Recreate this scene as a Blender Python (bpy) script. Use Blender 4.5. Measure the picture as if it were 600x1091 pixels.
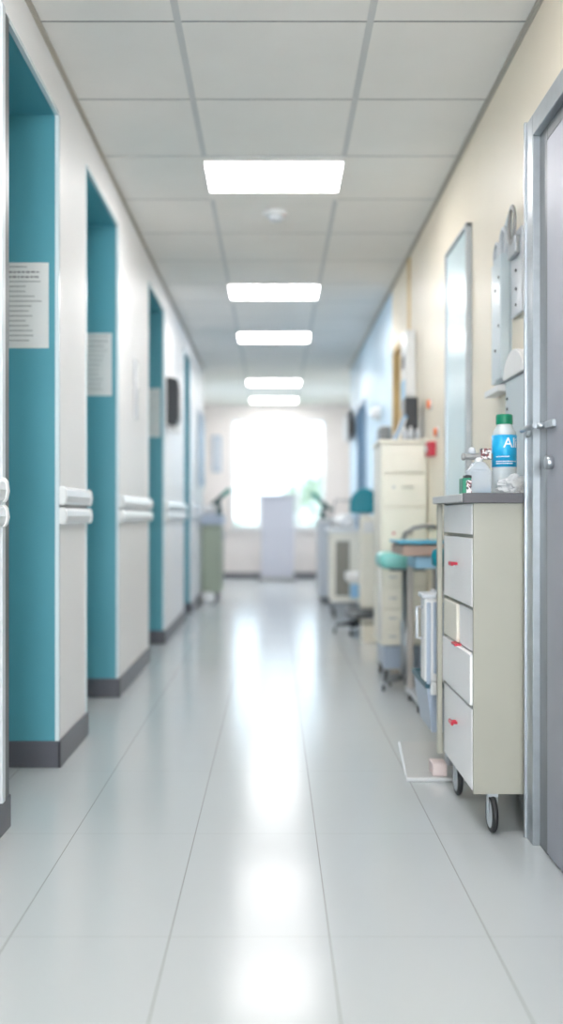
import bpy, bmesh, math, random
from mathutils import Vector, Matrix
random.seed(7)
for o in list(bpy.data.objects): bpy.data.objects.remove(o)
S = bpy.context.scene
PI = math.pi

# ------------------------------------------------------------ camera
cd = bpy.data.cameras.new('camera'); cam = bpy.data.objects.new('camera', cd)
S.collection.objects.link(cam); S.camera = cam
cam.location = (0, 0, 1.0); cam.rotation_euler = (PI/2, 0, 0)
cd.sensor_fit = 'VERTICAL'; cd.sensor_height = 36.0
cd.lens = 36.0*1048/1091
cd.shift_x = 8/1091; cd.shift_y = 4.5/1091
cd.clip_start = 0.05; cd.clip_end = 300
cd.dof.use_dof = True; cd.dof.focus_distance = 3.0; cd.dof.aperture_fstop = 1.1

# ------------------------------------------------------------ world / exposure
w = bpy.data.worlds.new('world'); S.world = w; w.use_nodes = True
bg = w.node_tree.nodes['Background']
bg.inputs['Color'].default_value = (0.76, 0.88, 1.0, 1); bg.inputs['Strength'].default_value = 1.6
S.view_settings.view_transform = 'Standard'; S.view_settings.look = 'None'
S.view_settings.gamma = 1; S.view_settings.use_curve_mapping = False
S.view_settings.exposure = 1.5
Y0 = -5.0
LAMP = 7.2            # strength of the ceiling panels
pl = bpy.data.lights.new('window_portal', 'AREA'); pl.shape = 'RECTANGLE'; pl.size = 1.52; pl.size_y = 1.80
pl.cycles.is_portal = True
po = bpy.data.objects.new('window_portal', pl); S.collection.objects.link(po)
po.location = (0.07, 16.12, 1.70); po.rotation_euler = (-PI/2, 0, 0)
pb = bpy.data.objects.new('window_portal', pl.copy()); pb.data.size = 1.5; pb.data.size_y = 1.9; S.collection.objects.link(pb)
pb.location = (0.03, Y0-.12, 1.55); pb.rotation_euler = (PI/2, 0, 0)
for sx in (-1, 1):
    ps = bpy.data.objects.new('window_portal', pl.copy()); ps.data.size = 1.3; ps.data.size_y = 1.3; S.collection.objects.link(ps)
    ps.location = (sx*1.52, 13.9, 1.75); ps.rotation_euler = (0, sx*PI/2, 0)
dl = bpy.data.lights.new('fill_behind_camera', 'AREA'); dl.shape = 'RECTANGLE'; dl.size = 1.4; dl.size_y = 1.8; dl.energy = 85; dl.color = (.90, .96, 1.0)  # fill lamp added just inside the back window to brighten the corridor
do = bpy.data.objects.new('fill_behind_camera', dl); S.collection.objects.link(do); do.location = (.03, Y0-.02, 1.55); do.rotation_euler = (PI/2, 0, 0)

# ------------------------------------------------------------ materials
def mat(name, col, rough=0.5, metal=0.0, spec=0.5, trans=0.0, emit=None, estr=0.0, noise=0.0, nscale=8.0, bump=0.0, bscale=60, alpha=1.0, coat=0.0):
    m = bpy.data.materials.new(name); m.use_nodes = True
    nt = m.node_tree; b = nt.nodes['Principled BSDF']
    b.inputs['Base Color'].default_value = (*col, 1); b.inputs['Roughness'].default_value = rough
    b.inputs['Metallic'].default_value = metal; b.inputs['Specular IOR Level'].default_value = spec
    b.inputs['Transmission Weight'].default_value = trans; b.inputs['Alpha'].default_value = alpha
    b.inputs['Coat Weight'].default_value = coat
    if emit: b.inputs['Emission Color'].default_value = (*emit, 1); b.inputs['Emission Strength'].default_value = estr
    tc = nt.nodes.new('ShaderNodeTexCoord')
    if noise:
        n = nt.nodes.new('ShaderNodeTexNoise'); n.inputs['Scale'].default_value = nscale; n.inputs['Detail'].default_value = 4
        r = nt.nodes.new('ShaderNodeValToRGB')
        r.color_ramp.elements[0].position = .3; r.color_ramp.elements[1].position = .7
        r.color_ramp.elements[0].color = (*[c*(1-noise) for c in col], 1)
        r.color_ramp.elements[1].color = (*[min(1, c*(1+noise)) for c in col], 1)
        nt.links.new(tc.outputs['Object'], n.inputs['Vector']); nt.links.new(n.outputs['Fac'], r.inputs['Fac'])
        nt.links.new(r.outputs['Color'], b.inputs['Base Color'])
    if bump:
        n = nt.nodes.new('ShaderNodeTexNoise'); n.inputs['Scale'].default_value = bscale
        bp = nt.nodes.new('ShaderNodeBump'); bp.inputs['Strength'].default_value = bump; bp.inputs['Distance'].default_value = .002
        nt.links.new(tc.outputs['Object'], n.inputs['Vector']); nt.links.new(n.outputs['Fac'], bp.inputs['Height'])
        nt.links.new(bp.outputs['Normal'], b.inputs['Normal'])
    return m
def clearmat(name, col, rough, tr):
    """clear plastic / glass: see-through mixed with a glossy-diffuse skin"""
    m = bpy.data.materials.new(name); m.use_nodes = True; nt = m.node_tree
    b = nt.nodes['Principled BSDF']; b.inputs['Base Color'].default_value = (*col, 1); b.inputs['Roughness'].default_value = rough
    t = nt.nodes.new('ShaderNodeBsdfTransparent'); t.inputs['Color'].default_value = (*[min(1, c*.3+.7) for c in col], 1)
    mx = nt.nodes.new('ShaderNodeMixShader'); mx.inputs[0].default_value = tr
    nt.links.new(b.outputs[0], mx.inputs[1]); nt.links.new(t.outputs[0], mx.inputs[2])
    nt.links.new(mx.outputs[0], nt.nodes['Material Output'].inputs['Surface'])
    return m
M = {}
M['teal'] = mat('teal_paint', (.09, .34, .42), .42, noise=.03, nscale=2)
M['white_wall'] = mat('white_wall_paint', (.86, .86, .87), .45, noise=.015, nscale=2)
M['cream_wall'] = mat('cream_wall_paint', (.90, .815, .675), .45, noise=.02, nscale=1.5)
M['blue_wall'] = mat('pale_blue_wall_paint', (.55, .72, .86), .40, noise=.02)
M['slate_blue'] = mat('slate_blue_paint', (.14, .27, .42), .4)
M['far_wall'] = mat('pale_pink_wall_paint', (.78, .73, .70), .5, noise=.02)
M['base'] = mat('grey_vinyl_skirting', (.105, .105, .125), .38, noise=.05)
M['tile'] = mat('ceiling_tile', (.87, .855, .83), .85, noise=.02, nscale=3, bump=.15, bscale=220)
M['tbar'] = mat('ceiling_tee_bar', (.62, .63, .63), .4)
M['cove'] = mat('warm_grey_angle', (.50, .47, .42), .5)
M['void'] = mat('ceiling_void', (.05, .05, .05), .9)
M['lavender'] = mat('lavender_laminate', (.52, .52, .58), .4)
M['lampface'] = mat('lamp_diffuser', (.9, .9, .9), .5, emit=(1.0, .975, .97), estr=LAMP)
M['white_plastic'] = mat('white_plastic', (.80, .80, .80), .30)
M['rail'] = mat('rail_vinyl', (.76, .79, .82), .22)
M['bead'] = mat('pale_corner_bead', (.70, .80, .84), .25)
M['steel'] = mat('brushed_steel', (.42, .45, .48), .33, metal=.75, noise=.05, nscale=30)
M['steel_dark'] = mat('dark_steel', (.16, .17, .18), .4, metal=.5)
M['door_grey'] = mat('grey_door_laminate', (.34, .35, .40), .45, noise=.03)
M['cart_cream'] = mat('cream_grey_enamel', (.40, .39, .33), .38, noise=.015)
M['cart_white'] = mat('white_drawer_enamel', (.93, .92, .93), .32)
M['worktop_dark'] = mat('dark_worktop_edge', (.085, .08, .09), .4)
M['worktop'] = mat('grey_worktop', (.50, .50, .50), .35)
M['rubber'] = mat('black_rubber', (.02, .02, .022), .45)
M['grey'] = mat('grey_plastic', (.33, .33, .33), .4)
M['lgrey'] = mat('light_grey_plastic', (.58, .61, .65), .35)
M['red'] = mat('red_plastic', (.55, .02, .05), .35)
M['orange'] = mat('orange_plastic', (.95, .20, .02), .4)
M['green_cap'] = mat('green_cap', (.0, .22, .12), .35)
M['label'] = mat('blue_label', (.01, .42, .78), .4)
M['cream'] = mat('cream_enamel', (.86, .82, .72), .40, noise=.01)
M['cream_line'] = mat('cream_gap', (.22, .19, .15), .6)
M['taupe'] = mat('taupe_panel', (.26, .24, .20), .5)
M['olive'] = mat('olive_cabinet', (.33, .38, .30), .5, noise=.02)
M['mint'] = mat('mint_vinyl', (.25, .66, .62), .35)
M['teal_vinyl'] = mat('teal_vinyl', (.0, .24, .32), .4)
M['dgreen'] = mat('dark_green_plastic', (.01, .07, .07), .35)
M['tgreen'] = mat('teal_green_plastic', (.01, .28, .22), .35)
M['wood'] = mat('honey_wood', (.70, .53, .27), .45, noise=.12, nscale=5)
M['pinkwood'] = mat('pale_beech_edge', (.50, .36, .30), .45, noise=.04)
M['beech_grey'] = mat('grey_beige_leg', (.52, .48, .45), .4)
M['plate'] = mat('pale_floor_plate', (.60, .61, .61), .15)
M['bluecloth'] = mat('blue_drape', (.10, .42, .60), .7, noise=.05)
M['blue_plastic'] = mat('light_blue_plastic', (.34, .60, .82), .4)
M['bin'] = mat('blue_grey_plastic', (.40, .47, .58), .35)
M['bin_dark'] = mat('dark_teal_liner', (.03, .11, .15), .4)
M['pink'] = mat('pale_pink_enamel', (.72, .60, .58), .4)
M['black'] = mat('black_plastic', (.015, .017, .022), .3)
M['paper'] = mat('paper', (.74, .74, .73), .7, noise=.02)
M['ink'] = mat('ink', (.12, .12, .13), .7)
M['white_letter'] = mat('white_print', (.9, .9, .9), .5)
M['bottle'] = clearmat('clear_bottle_plastic', (.78, .84, .87), .2, .30)
M['clear'] = clearmat('clear_container_plastic', (.72, .78, .84), .2, .52)
M['film'] = clearmat('crumpled_film', (.80, .82, .84), .25, .48)
M['holder'] = clearmat('pale_blue_acrylic', (.72, .82, .87), .3, .2)
M['liquid'] = mat('blue_liquid', (.10, .25, .42), .3)
M['glass'] = clearmat('window_glass', (.75, .85, .88), .05, .93)
M['pane_glass'] = mat('pale_mirror_glass', (.66, .80, .84), .30, metal=.15, spec=.6)
M['leaf'] = mat('leaf_green', (.45, .52, .40), .6, noise=.25, nscale=1)
M['bark'] = mat('bark', (.12, .09, .06), .9, noise=.2)
M['grass'] = mat('lawn', (.14, .24, .08), .9, noise=.2, nscale=.4)
def speck():
    m = mat('speckled_print', (.7, .7, .7), .5); nt = m.node_tree; b = nt.nodes['Principled BSDF']
    tc = nt.nodes.new('ShaderNodeTexCoord'); v = nt.nodes.new('ShaderNodeTexVoronoi'); v.inputs['Scale'].default_value = 190
    r = nt.nodes.new('ShaderNodeValToRGB'); e = r.color_ramp; e.interpolation = 'CONSTANT'
    e.elements[0].color = (.75, .72, .72, 1); e.elements[1].position = .45; e.elements[1].color = (.22, .05, .06, 1)
    x = e.elements.new(.75); x.color = (.05, .05, .06, 1)
    sp = nt.nodes.new('ShaderNodeSeparateColor')
    nt.links.new(tc.outputs['Object'], v.inputs['Vector']); nt.links.new(v.outputs['Color'], sp.inputs[0])
    nt.links.new(sp.outputs[0], r.inputs['Fac']); nt.links.new(r.outputs['Color'], b.inputs['Base Color'])
    return m
M['speck'] = speck()
def floor_mat():
    m = mat('glossy_floor_tile', (.6, .6, .6), .14); nt = m.node_tree; b = nt.nodes['Principled BSDF']; L = nt.links.new
    tc = nt.nodes.new('ShaderNodeTexCoord'); sx = nt.nodes.new('ShaderNodeSeparateXYZ'); L(tc.outputs['Object'], sx.inputs[0])
    def mth(op, a, bb=None, c=None):
        n = nt.nodes.new('ShaderNodeMath'); n.operation = op
        for i, v in enumerate((a, bb, c)):
            if v is None: continue
            if isinstance(v, (int, float)): n.inputs[i].default_value = v
            else: L(v, n.inputs[i])
        return n.outputs[0]
    def lines(src, off, pitch, wd):      # 1 on a joint
        t = mth('PINGPONG', mth('SUBTRACT', src, off), pitch/2)
        return mth('LESS_THAN', t, wd/2)
    a = lines(sx.outputs['X'], -.628, .380, .0032)
    c = mth('MULTIPLY', lines(sx.outputs['Y'], 4.62, .76, .0036), .35)
    j = mth('MAXIMUM', a, c)
    n = nt.nodes.new('ShaderNodeTexNoise'); n.inputs['Scale'].default_value = 1.3; L(tc.outputs['Object'], n.inputs['Vector'])
    r = nt.nodes.new('ShaderNodeValToRGB'); r.color_ramp.elements[0].color = (.52, .55, .56, 1); r.color_ramp.elements[1].color = (.56, .59, .60, 1)
    L(n.outputs['Fac'], r.inputs['Fac'])
    mx = nt.nodes.new('ShaderNodeMix'); mx.data_type = 'RGBA'; L(j, mx.inputs['Factor']); L(r.outputs[0], mx.inputs['A'])
    mx.inputs['B'].default_value = (.34, .34, .33, 1); L(mx.outputs['Result'], b.inputs['Base Color'])
    n2 = nt.nodes.new('ShaderNodeTexNoise'); n2.inputs['Scale'].default_value = 3.0; L(tc.outputs['Object'], n2.inputs['Vector'])
    rr = nt.nodes.new('ShaderNodeMapRange'); rr.inputs['To Min'].default_value = .15; rr.inputs['To Max'].default_value = .20
    L(n2.outputs['Fac'], rr.inputs['Value']); L(rr.outputs[0], b.inputs['Roughness'])
    b.inputs['IOR'].default_value = 1.45; b.inputs['Specular IOR Level'].default_value = .42
    return m
M['floor'] = floor_mat()

# ------------------------------------------------------------ mesh helpers (world coordinates)
def new(): return bmesh.new()
def box(bm, x0, x1, y0, y1, z0, z1, bev=0.0, seg=2, mi=0, rot=None):
    t = bmesh.new(); bmesh.ops.create_cube(t, size=1)
    for v in t.verts: v.co = Vector(((x0+x1)/2+v.co.x*(x1-x0), (y0+y1)/2+v.co.y*(y1-y0), (z0+z1)/2+v.co.z*(z1-z0)))
    if bev: bmesh.ops.bevel(t, geom=t.edges[:], offset=bev, segments=seg, affect='EDGES', profile=.5)
    if rot:
        ang, ax = rot; c = Vector(((x0+x1)/2, (y0+y1)/2, (z0+z1)/2))
        bmesh.ops.rotate(t, cent=c, matrix=Matrix.Rotation(ang, 3, ax), verts=t.verts)
    for f in t.faces: f.material_index = mi
    me = bpy.data.meshes.new('t'); t.to_mesh(me); t.free(); bm.from_mesh(me); bpy.data.meshes.remove(me)
    return bm
def lathe(bm, cx, cy, prof, n=28, axis='Z', mi=0):
    """prof: (radius, height) pairs around a vertical axis through cx, cy"""
    rings = []
    for r, z in prof:
        ring = []
        for i in range(n):
            a = 2*PI*i/n
            if axis == 'Z': ring.append(bm.verts.new((cx+r*math.cos(a), cy+r*math.sin(a), z)))
        rings.append(ring)
    for a, b in zip(rings, rings[1:]):
        for i in range(n):
            f = bm.faces.new((a[i], a[(i+1) % n], b[(i+1) % n], b[i])); f.smooth = True; f.material_index = mi
    for ring, fl in ((rings[0], True), (rings[-1], False)):
        try:
            f = bm.faces.new(ring[::-1] if fl else ring); f.material_index = mi
        except ValueError: pass
    return bm
def tube(bm, pts, r, n=10, mi=0):
    pts = [Vector(p) for p in pts]; rings = []
    up = None
    for i, p in enumerate(pts):
        d = (pts[min(i+1, len(pts)-1)]-pts[max(i-1, 0)]).normalized()
        if up is None: up = Vector((0, 0, 1)) if abs(d.z) < .9 else Vector((1, 0, 0))
        s = d.cross(up).normalized(); up = s.cross(d).normalized()
        rr = r[i] if isinstance(r, (list, tuple)) else r
        rings.append([bm.verts.new(p+(s*math.cos(2*PI*k/n)+up*math.sin(2*PI*k/n))*rr) for k in range(n)])
    for a, b in zip(rings, rings[1:]):
        for i in range(n):
            f = bm.faces.new((a[i], b[i], b[(i+1) % n], a[(i+1) % n])); f.smooth = True; f.material_index = mi
    bm.faces.new(rings[0]); bm.faces.new(rings[-1][::-1])
    return bm
def disc(bm, c, r, th, axis, n=28, bev=.003):
    """short cylinder centred on c along axis 'X' or 'Y'"""
    c = Vector(c); prof = [(r-bev, -th/2), (r, -th/2+bev), (r, th/2-bev), (r-bev, th/2)]
    rings = []
    for rr, h in prof:
        ring = []
        for i in range(n):
            a = 2*PI*i/n; u, v = rr*math.cos(a), rr*math.sin(a)
            ring.append(bm.verts.new(c+Vector((h, u, v) if axis == 'X' else (u, h, v) if axis == 'Y' else (u, v, h))))
        rings.append(ring)
    for a, b in zip(rings, rings[1:]):
        for i in range(n):
            f = bm.faces.new((a[i], a[(i+1) % n], b[(i+1) % n], b[i])); f.smooth = True
    bm.faces.new(rings[0]); bm.faces.new(rings[-1])
    return bm
def torus(bm, c, R, r, axis='X', n=24, m=8, sy=1, sz=1):
    c = Vector(c); rings = []
    for i in range(n):
        a = 2*PI*i/n; ring = []
        for k in range(m):
            b = 2*PI*k/m; rr = R+r*math.cos(b); h = r*math.sin(b)
            u, v = rr*math.cos(a)*sy, rr*math.sin(a)*sz
            ring.append(bm.verts.new(c+Vector((h, u, v) if axis == 'X' else (u, h, v))))
        rings.append(ring)
    for i in range(n):
        for k in range(m):
            f = bm.faces.new((rings[i][k], rings[(i+1) % n][k], rings[(i+1) % n][(k+1) % m], rings[i][(k+1) % m])); f.smooth = True
    return bm
def prism(bm, pts, axis, a0, a1, bev=0, mi=0):
    """extrude a 2D outline; axis 'Y': pts are (x,z); 'X': (y,z); 'Z': (x,y)"""
    t = bmesh.new()
    def V(p, a): return {'Y': (p[0], a, p[1]), 'X': (a, p[0], p[1]), 'Z': (p[0], p[1], a)}[axis]
    A = [t.verts.new(V(p, a0)) for p in pts]; B = [t.verts.new(V(p, a1)) for p in pts]
    t.faces.new(A); t.faces.new(B[::-1])
    for i in range(len(pts)):
        j = (i+1) % len(pts); t.faces.new((A[i], B[i], B[j], A[j]))
    bmesh.ops.recalc_face_normals(t, faces=t.faces)
    if bev: bmesh.ops.bevel(t, geom=t.edges[:], offset=bev, segments=2, affect='EDGES', profile=.5)
    for f in t.faces: f.material_index = mi
    me = bpy.data.meshes.new('t'); t.to_mesh(me); t.free(); bm.from_mesh(me); bpy.data.meshes.remove(me)
    return bm
def wloc(o):
    v = Vector(o.location)
    while o.parent: o = o.parent; v += Vector(o.location)
    return v
def obj(name, bm, m, parent=None, loc=None, label=None):
    me = bpy.data.meshes.new(name)
    bmesh.ops.recalc_face_normals(bm, faces=bm.faces)
    off = wloc(parent) if parent else Vector(loc) if loc else Vector((0, 0, 0))
    bmesh.ops.translate(bm, vec=-off, verts=bm.verts)
    bm.to_mesh(me); bm.free()
    for x in (m if isinstance(m, (list, tuple)) else [m]): me.materials.append(M[x] if isinstance(x, str) else x)
    o = bpy.data.objects.new(name, me); S.collection.objects.link(o)
    if parent: o.parent = parent
    elif loc: o.location = loc
    if label: o['label'] = label
    return o
def thing(name, label, cat, loc, group=None):
    o = bpy.data.objects.new(name, None); S.collection.objects.link(o); o.location = loc
    o['label'] = label; o['category'] = cat
    if group: o['group'] = group
    return o
def tag(o, label, cat, group=None):
    o['label'] = label; o['category'] = cat
    if group: o['group'] = group
    return o
def struct(name, bm, m, parent=None, label=None):
    o = obj(name, bm, m, parent)
    if parent is None: o['kind'] = 'structure'
    if label: o['label'] = label
    return o
def dup(root, delta, label=None):
    r = root.copy(); S.collection.objects.link(r); r.location = Vector(root.location)+Vector(delta)
    if label: r['label'] = label
    for ch in list(root.children):
        c = ch.copy(); S.collection.objects.link(c); c.parent = r
        for g in list(ch.children):
            d = g.copy(); S.collection.objects.link(d); d.parent = c
    return r

# ------------------------------------------------------------ room shell
XL, XR, H = -.86, .93, 2.80
Y0, YM, YF = -5.0, 12.0, 15.95
LX, RX = -1.30, 1.38
struct('floor', box(new(), -1.6, 1.6, Y0-.1, YF+.1, -.12, 0), 'floor')
# ceiling: tiles with tee bars, holes where the lamp panels sit
ROW0, PITCH = 3.58, .67
lamp_rows = [-10, -6, -2, 2, 6, 9, 14, 17]
bm = new()
cols = [(-1.6, -.35), (-.35, .35), (.35, 1.6)]
for k in range(-13, 19):
    y0, y1 = ROW0+PITCH*k, ROW0+PITCH*(k+1)
    for c, (x0, x1) in enumerate(cols):
        if c == 1 and k in lamp_rows: continue
        box(bm, x0+.010, x1-.010, y0+.006, y1-.006, H, H+.018, mi=0)
box(bm, -1.6, 1.6, Y0-.1, YF+.3, H+.05, H+.1, mi=2)
for x in (-.35, .35): box(bm, x-.013, x+.013, Y0, YF, H-.003, H+.012, mi=1)
for k in range(-13, 19):
    y = ROW0+PITCH*k; box(bm, -1.6, 1.6, y-.0045, y+.0045, H+.001, H+.012, mi=3)
struct('ceiling', bm, ['tile', 'tbar', 'void', 'steel_dark'])
# left wall : piers and teal door recesses
REC = XL-.40
piers = [(-5.0, -2.0), (-1.1, .6), (1.5, 3.16), (3.92, 4.50), (5.43, 6.73), (7.70, 9.39), (10.13, YM)]
SOF = 2.60
bm = new()
def pierbox(bm, x0, x1, y0, y1, z0, z1, side, cap0=True, cap1=True):
    n0 = len(bm.faces); box(bm, x0, x1, y0, y1, z0, z1); bm.faces.ensure_lookup_table()
    for f in bm.faces[n0:]:
        f.normal_update()
        c = f.calc_center_median()
        if abs(f.normal.y) > .9 and ((c.y < (y0+y1)/2 and cap0) or (c.y > (y0+y1)/2 and cap1)): f.material_index = 1
        if f.normal.z < -.9: f.material_index = 1
for i, (a, b) in enumerate(piers): pierbox(bm, REC, XL, a, b, 0, H, -1, cap1=(i < len(piers)-1))
for (a, b), (c, d) in zip(piers, piers[1:]): pierbox(bm, REC, XL, b, c, SOF, H, -1, False, False)
box(bm, REC-.12, REC, Y0, YM, 0, H, mi=1)
struct('wall_left', bm, ['white_wall', 'teal'])
bm = new(); sk = .012
for a, b in piers:
    b2 = b
    box(bm, XL, XL+sk, a-sk, b2+sk, 0, .105, .003)
    box(bm, REC, XL+sk-.001, a-sk, a, 0, .105, .003)
    if b < YM: box(bm, REC, XL+sk-.001, b, b+sk, 0, .105, .003)
struct('baseboard_left', bm, 'base')
# pale corner beads on the pier edges
n = 1
for i, (a, b) in enumerate(piers[2:]):
    bm = new()
    for y, s in ((a, 1), (b, -1)):
        if y == YM: continue
        if y < 2: continue
        box(bm, XL-.012, XL+.0035, min(y, y+s*.014)-.003*(s > 0), max(y, y+s*.014)+.003*(s < 0), .105, SOF)
    if i < 4:
        c = piers[i+3][0]
        box(bm, XL-.012, XL+.0035, b, c, SOF-.004, SOF+.012)
    struct('trim_%d' % n, bm, 'bead'); n += 1
# dark frame on the nearest pier edge
struct('trim_%d' % n, box(new(), XL-.05, XL+.008, 3.095, 3.163, .105, SOF, .002), 'steel_dark'); n += 1
struct('trim_%d' % n, box(new(), XL-.002, XL+.016, 3.06, 3.092, .105, SOF, .002), 'lgrey'); n += 1
# door leaves at the back of the recesses
dn = 1
for (a, b), (c, d) in zip(piers[2:], piers[3:]):
    fr = struct('door_%d' % dn, box(new(), REC, REC+.03, b+.02, c-.02, .0, 2.12, .004), 'teal'); dn += 1
    struct('door_leaf', box(new(), REC+.03, REC+.045, b+.07, c-.07, .01, 2.06, .003), 'teal', fr)
    hb = new(); disc(hb, (REC+.05, c-.13, 1.02), .026, .014, 'X'); tube(hb, [(REC+.05, c-.13, 1.02), (REC+.09, c-.13, 1.02), (REC+.095, c-.15, 1.02), (REC+.095, c-.24, 1.02)], .009)
    struct('door_handle', hb, 'steel', fr)
# right wall : openings for the near door and the wooden door
WD0, WD1, WDT = 6.80, 7.62, 2.29      # wooden door
ND0, ND1, NDT = 1.92, 2.90, 2.17      # grey door near the camera
TH = .16
def seg(bm, a, b, z0=0, z1=H, mi=0): box(bm, XR, XR+TH, a, b, z0, z1, mi=mi)
bm = new()
seg(bm, Y0, ND0); seg(bm, ND0, ND1, NDT, H); seg(bm, ND1, WD0); seg(bm, WD0, WD1, WDT, H); seg(bm, WD1, 7.75)
BD0, BD1 = 9.90, 10.80
seg(bm, 7.75, BD0, mi=1); seg(bm, BD0, BD1, 2.2, H, 1); seg(bm, BD1, YM, mi=1)
box(bm, XR+TH, XR+TH+.1, Y0, YM, 0, H, mi=0)
struct('wall_right', bm, ['cream_wall', 'blue_wall'])
bm = new()
for a, b in ((Y0, ND0-.06), (3.08, WD0-.05), (WD1+.05, BD0-.05), (BD1+.05, YM)): box(bm, XR-.012, XR, a, b, 0, .10, .003)
struct('baseboard_right', bm, 'base')
# lobby at the far end
wn = 3
for side, x0, x1 in (('left', LX-.1, LX), ('right', RX, RX+.1)):
    bm = new(); box(bm, x0, x1, YM, 13.3, 0, H); box(bm, x0, x1, 14.5, YF, 0, H); box(bm, x0, x1, 13.3, 14.5, 0, 1.15); box(bm, x0, x1, 13.3, 14.5, 2.35, H)
    struct('wall_lobby_'+side, bm, 'far_wall')
    wv = bpy.data.objects.new('window_%d' % wn, None); wn += 1; S.collection.objects.link(wv); wv.location = (x0, 13.9, 1.15); wv['kind'] = 'structure'  # side windows added out of view to brighten the lobby
    bm = new(); xa, xb = x0+.03, x0+.07
    for y in (13.325, 13.9, 14.475): box(bm, xa, xb, y-.025, y+.025, 1.15, 2.35)
    for z in (1.175, 2.325): box(bm, xa, xb, 13.3, 14.5, z-.025, z+.025)
    obj('window_frame', bm, 'white_plastic', wv)
    for y in (13.35, 13.925): obj('pane', box(new(), xa+.015, xa+.021, y, y+.525, 1.20, 2.30), 'glass', wv)
WX0, WX1, WZ0, WZ1 = -.69, .84, .80, 2.58
bm = new()
box(bm, LX, WX0, YF, YF+.2, 0, H); box(bm, WX1, RX, YF, YF+.2, 0, H)
box(bm, WX0, WX1, YF, YF+.2, 0, WZ0); box(bm, WX0, WX1, YF, YF+.2, WZ1, H)
struct('wall_far', bm, 'far_wall')
struct('baseboard_far', box(new(), LX, RX, YF-.014, YF, 0, .09, .003), 'base')
bm = new()
box(bm, REC, -.72, Y0-.1, Y0, 0, H); box(bm, .78, XR+TH, Y0-.1, Y0, 0, H); box(bm, -.72, .78, Y0-.1, Y0, 0, .6); box(bm, -.72, .78, Y0-.1, Y0, 2.5, H)
struct('wall_back', bm, 'white_wall')
wb = bpy.data.objects.new('window_2', None); S.collection.objects.link(wb); wb.location = (.03, Y0, .6); wb['kind'] = 'structure'  # unseen window added behind the camera to let in more light
bm = new()
for x in (-.70, .03, .76): box(bm, x-.025, x+.025, Y0-.08, Y0-.03, .6, 2.5)
for z in (.625, 2.475): box(bm, -.72, .78, Y0-.08, Y0-.03, z-.025, z+.025)
obj('window_frame', bm, 'white_plastic', wb)
for x in (-.675, .055): obj('pane', box(new(), x, x+.68, Y0-.06, Y0-.054, .65, 2.45), 'glass', wb)
bm = new(); box(bm, XL-.001, XL+.014, Y0, YM, H-.010, H-.002); box(bm, XL-.001, XL+.003, Y0, YM, H-.020, H-.002); struct('trim_%d' % n, bm, 'cove'); n += 1
bm = new(); box(bm, XR-.016, XR+.001, Y0, YM, H-.012, H-.002); box(bm, XR-.005, XR+.001, Y0, YM, H-.020, H-.002); struct('trim_%d' % n, bm, 'cove'); n += 1
struct('trim_%d' % n, box(new(), XR-.012, XR+.001, 6.70, 6.78, .10, H-.035, .003), 'wood', label='pale yellow vertical wall strip'); n += 1

# window
win = bpy.data.objects.new('window_1', None); S.collection.objects.link(win); win.location = (.07, YF, WZ0); win['kind'] = 'structure'
bm = new(); t = .045
box(bm, WX0, WX1, YF+.04, YF+.10, WZ0, WZ0+t); box(bm, WX0, WX1, YF+.04, YF+.10, WZ1-t, WZ1)
box(bm, WX0, WX0+t, YF+.04, YF+.10, WZ0, WZ1); box(bm, WX1-t, WX1, YF+.04, YF+.10, WZ0, WZ1)
obj('window_frame', bm, 'white_plastic', win)
mull = [-.225, .40]
for x in mull: obj('mullion', box(new(), x-.032, x+.032, YF+.045, YF+.095, WZ0+t, WZ1-t, .004), 'white_plastic', win)
xs = [WX0+t]+mull+[WX1-t]
for a, b in zip(xs, xs[1:]): obj('pane', box(new(), a, b, YF+.066, YF+.072, WZ0+t, WZ1-t), 'glass', win)
obj('window_sill', box(new(), WX0-.05, WX1+.05, YF-.05, YF+.04, WZ0-.03, WZ0, .006), 'white_plastic', win)
bm = new()
for a, b, c, d in ((WX0-.06, WX1+.06, WZ1, WZ1+.05), (WX0-.06, WX0, WZ0, WZ1), (WX1, WX1+.06, WZ0, WZ1)): box(bm, a, b, YF-.015, YF, c, d, .003)
obj('window_casing', bm, 'far_wall', win)

# near grey door with its deep steel casing
DX = .785
dr = bpy.data.objects.new('door_%d' % dn, None); dn += 1; S.collection.objects.link(dr); dr.location = (XR, 2.5, 0); dr['kind'] = 'structure'
bm = new()
box(bm, DX, XR, 2.985, 3.065, 0, NDT+.05, .003)                 # far jamb, front member
box(bm, DX-.006, DX+.03, 3.058, 3.070, 0, NDT+.055, .002)       # raised outer lip
box(bm, DX, XR, ND0-.08, ND0, 0, NDT+.05, .003)
box(bm, DX, XR, ND0, 2.985, NDT-.015, NDT+.05, .003)            # head
obj('casing', bm, 'steel', dr)
bm = new(); box(bm, DX+.022, XR, 2.90, 2.985, 0, NDT-.015, .002); box(bm, DX+.022, XR, ND0, 2.90, NDT-.06, NDT-.015, .002)
obj('door_stop', bm, 'steel_dark', dr)
obj('door_leaf', box(new(), DX+.018, DX+.065, ND0+.004, 2.892, .008, NDT-.064, .003), 'door_grey', dr)
bm = new()
disc(bm, (DX-.004, 3.02, 1.262), .018, .02, 'X'); tube(bm, [(DX-.016, 3.05, 1.266), (DX-.018, 2.98, 1.266), (DX-.018, 2.885, 1.266)], .0085)
tube(bm, [(DX+.018, 2.887, 1.266), (DX-.016, 2.885, 1.266)], .0085)
box(bm, DX+.006, DX+.02, 2.80, 2.88, 1.255, 1.277, .003)
obj('latch', bm, 'steel', dr)
bm = new(); disc(bm, (DX+.008, 2.835, 1.155), .02, .022, 'X'); obj('keyhole_knob', bm, 'steel', dr)

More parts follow.
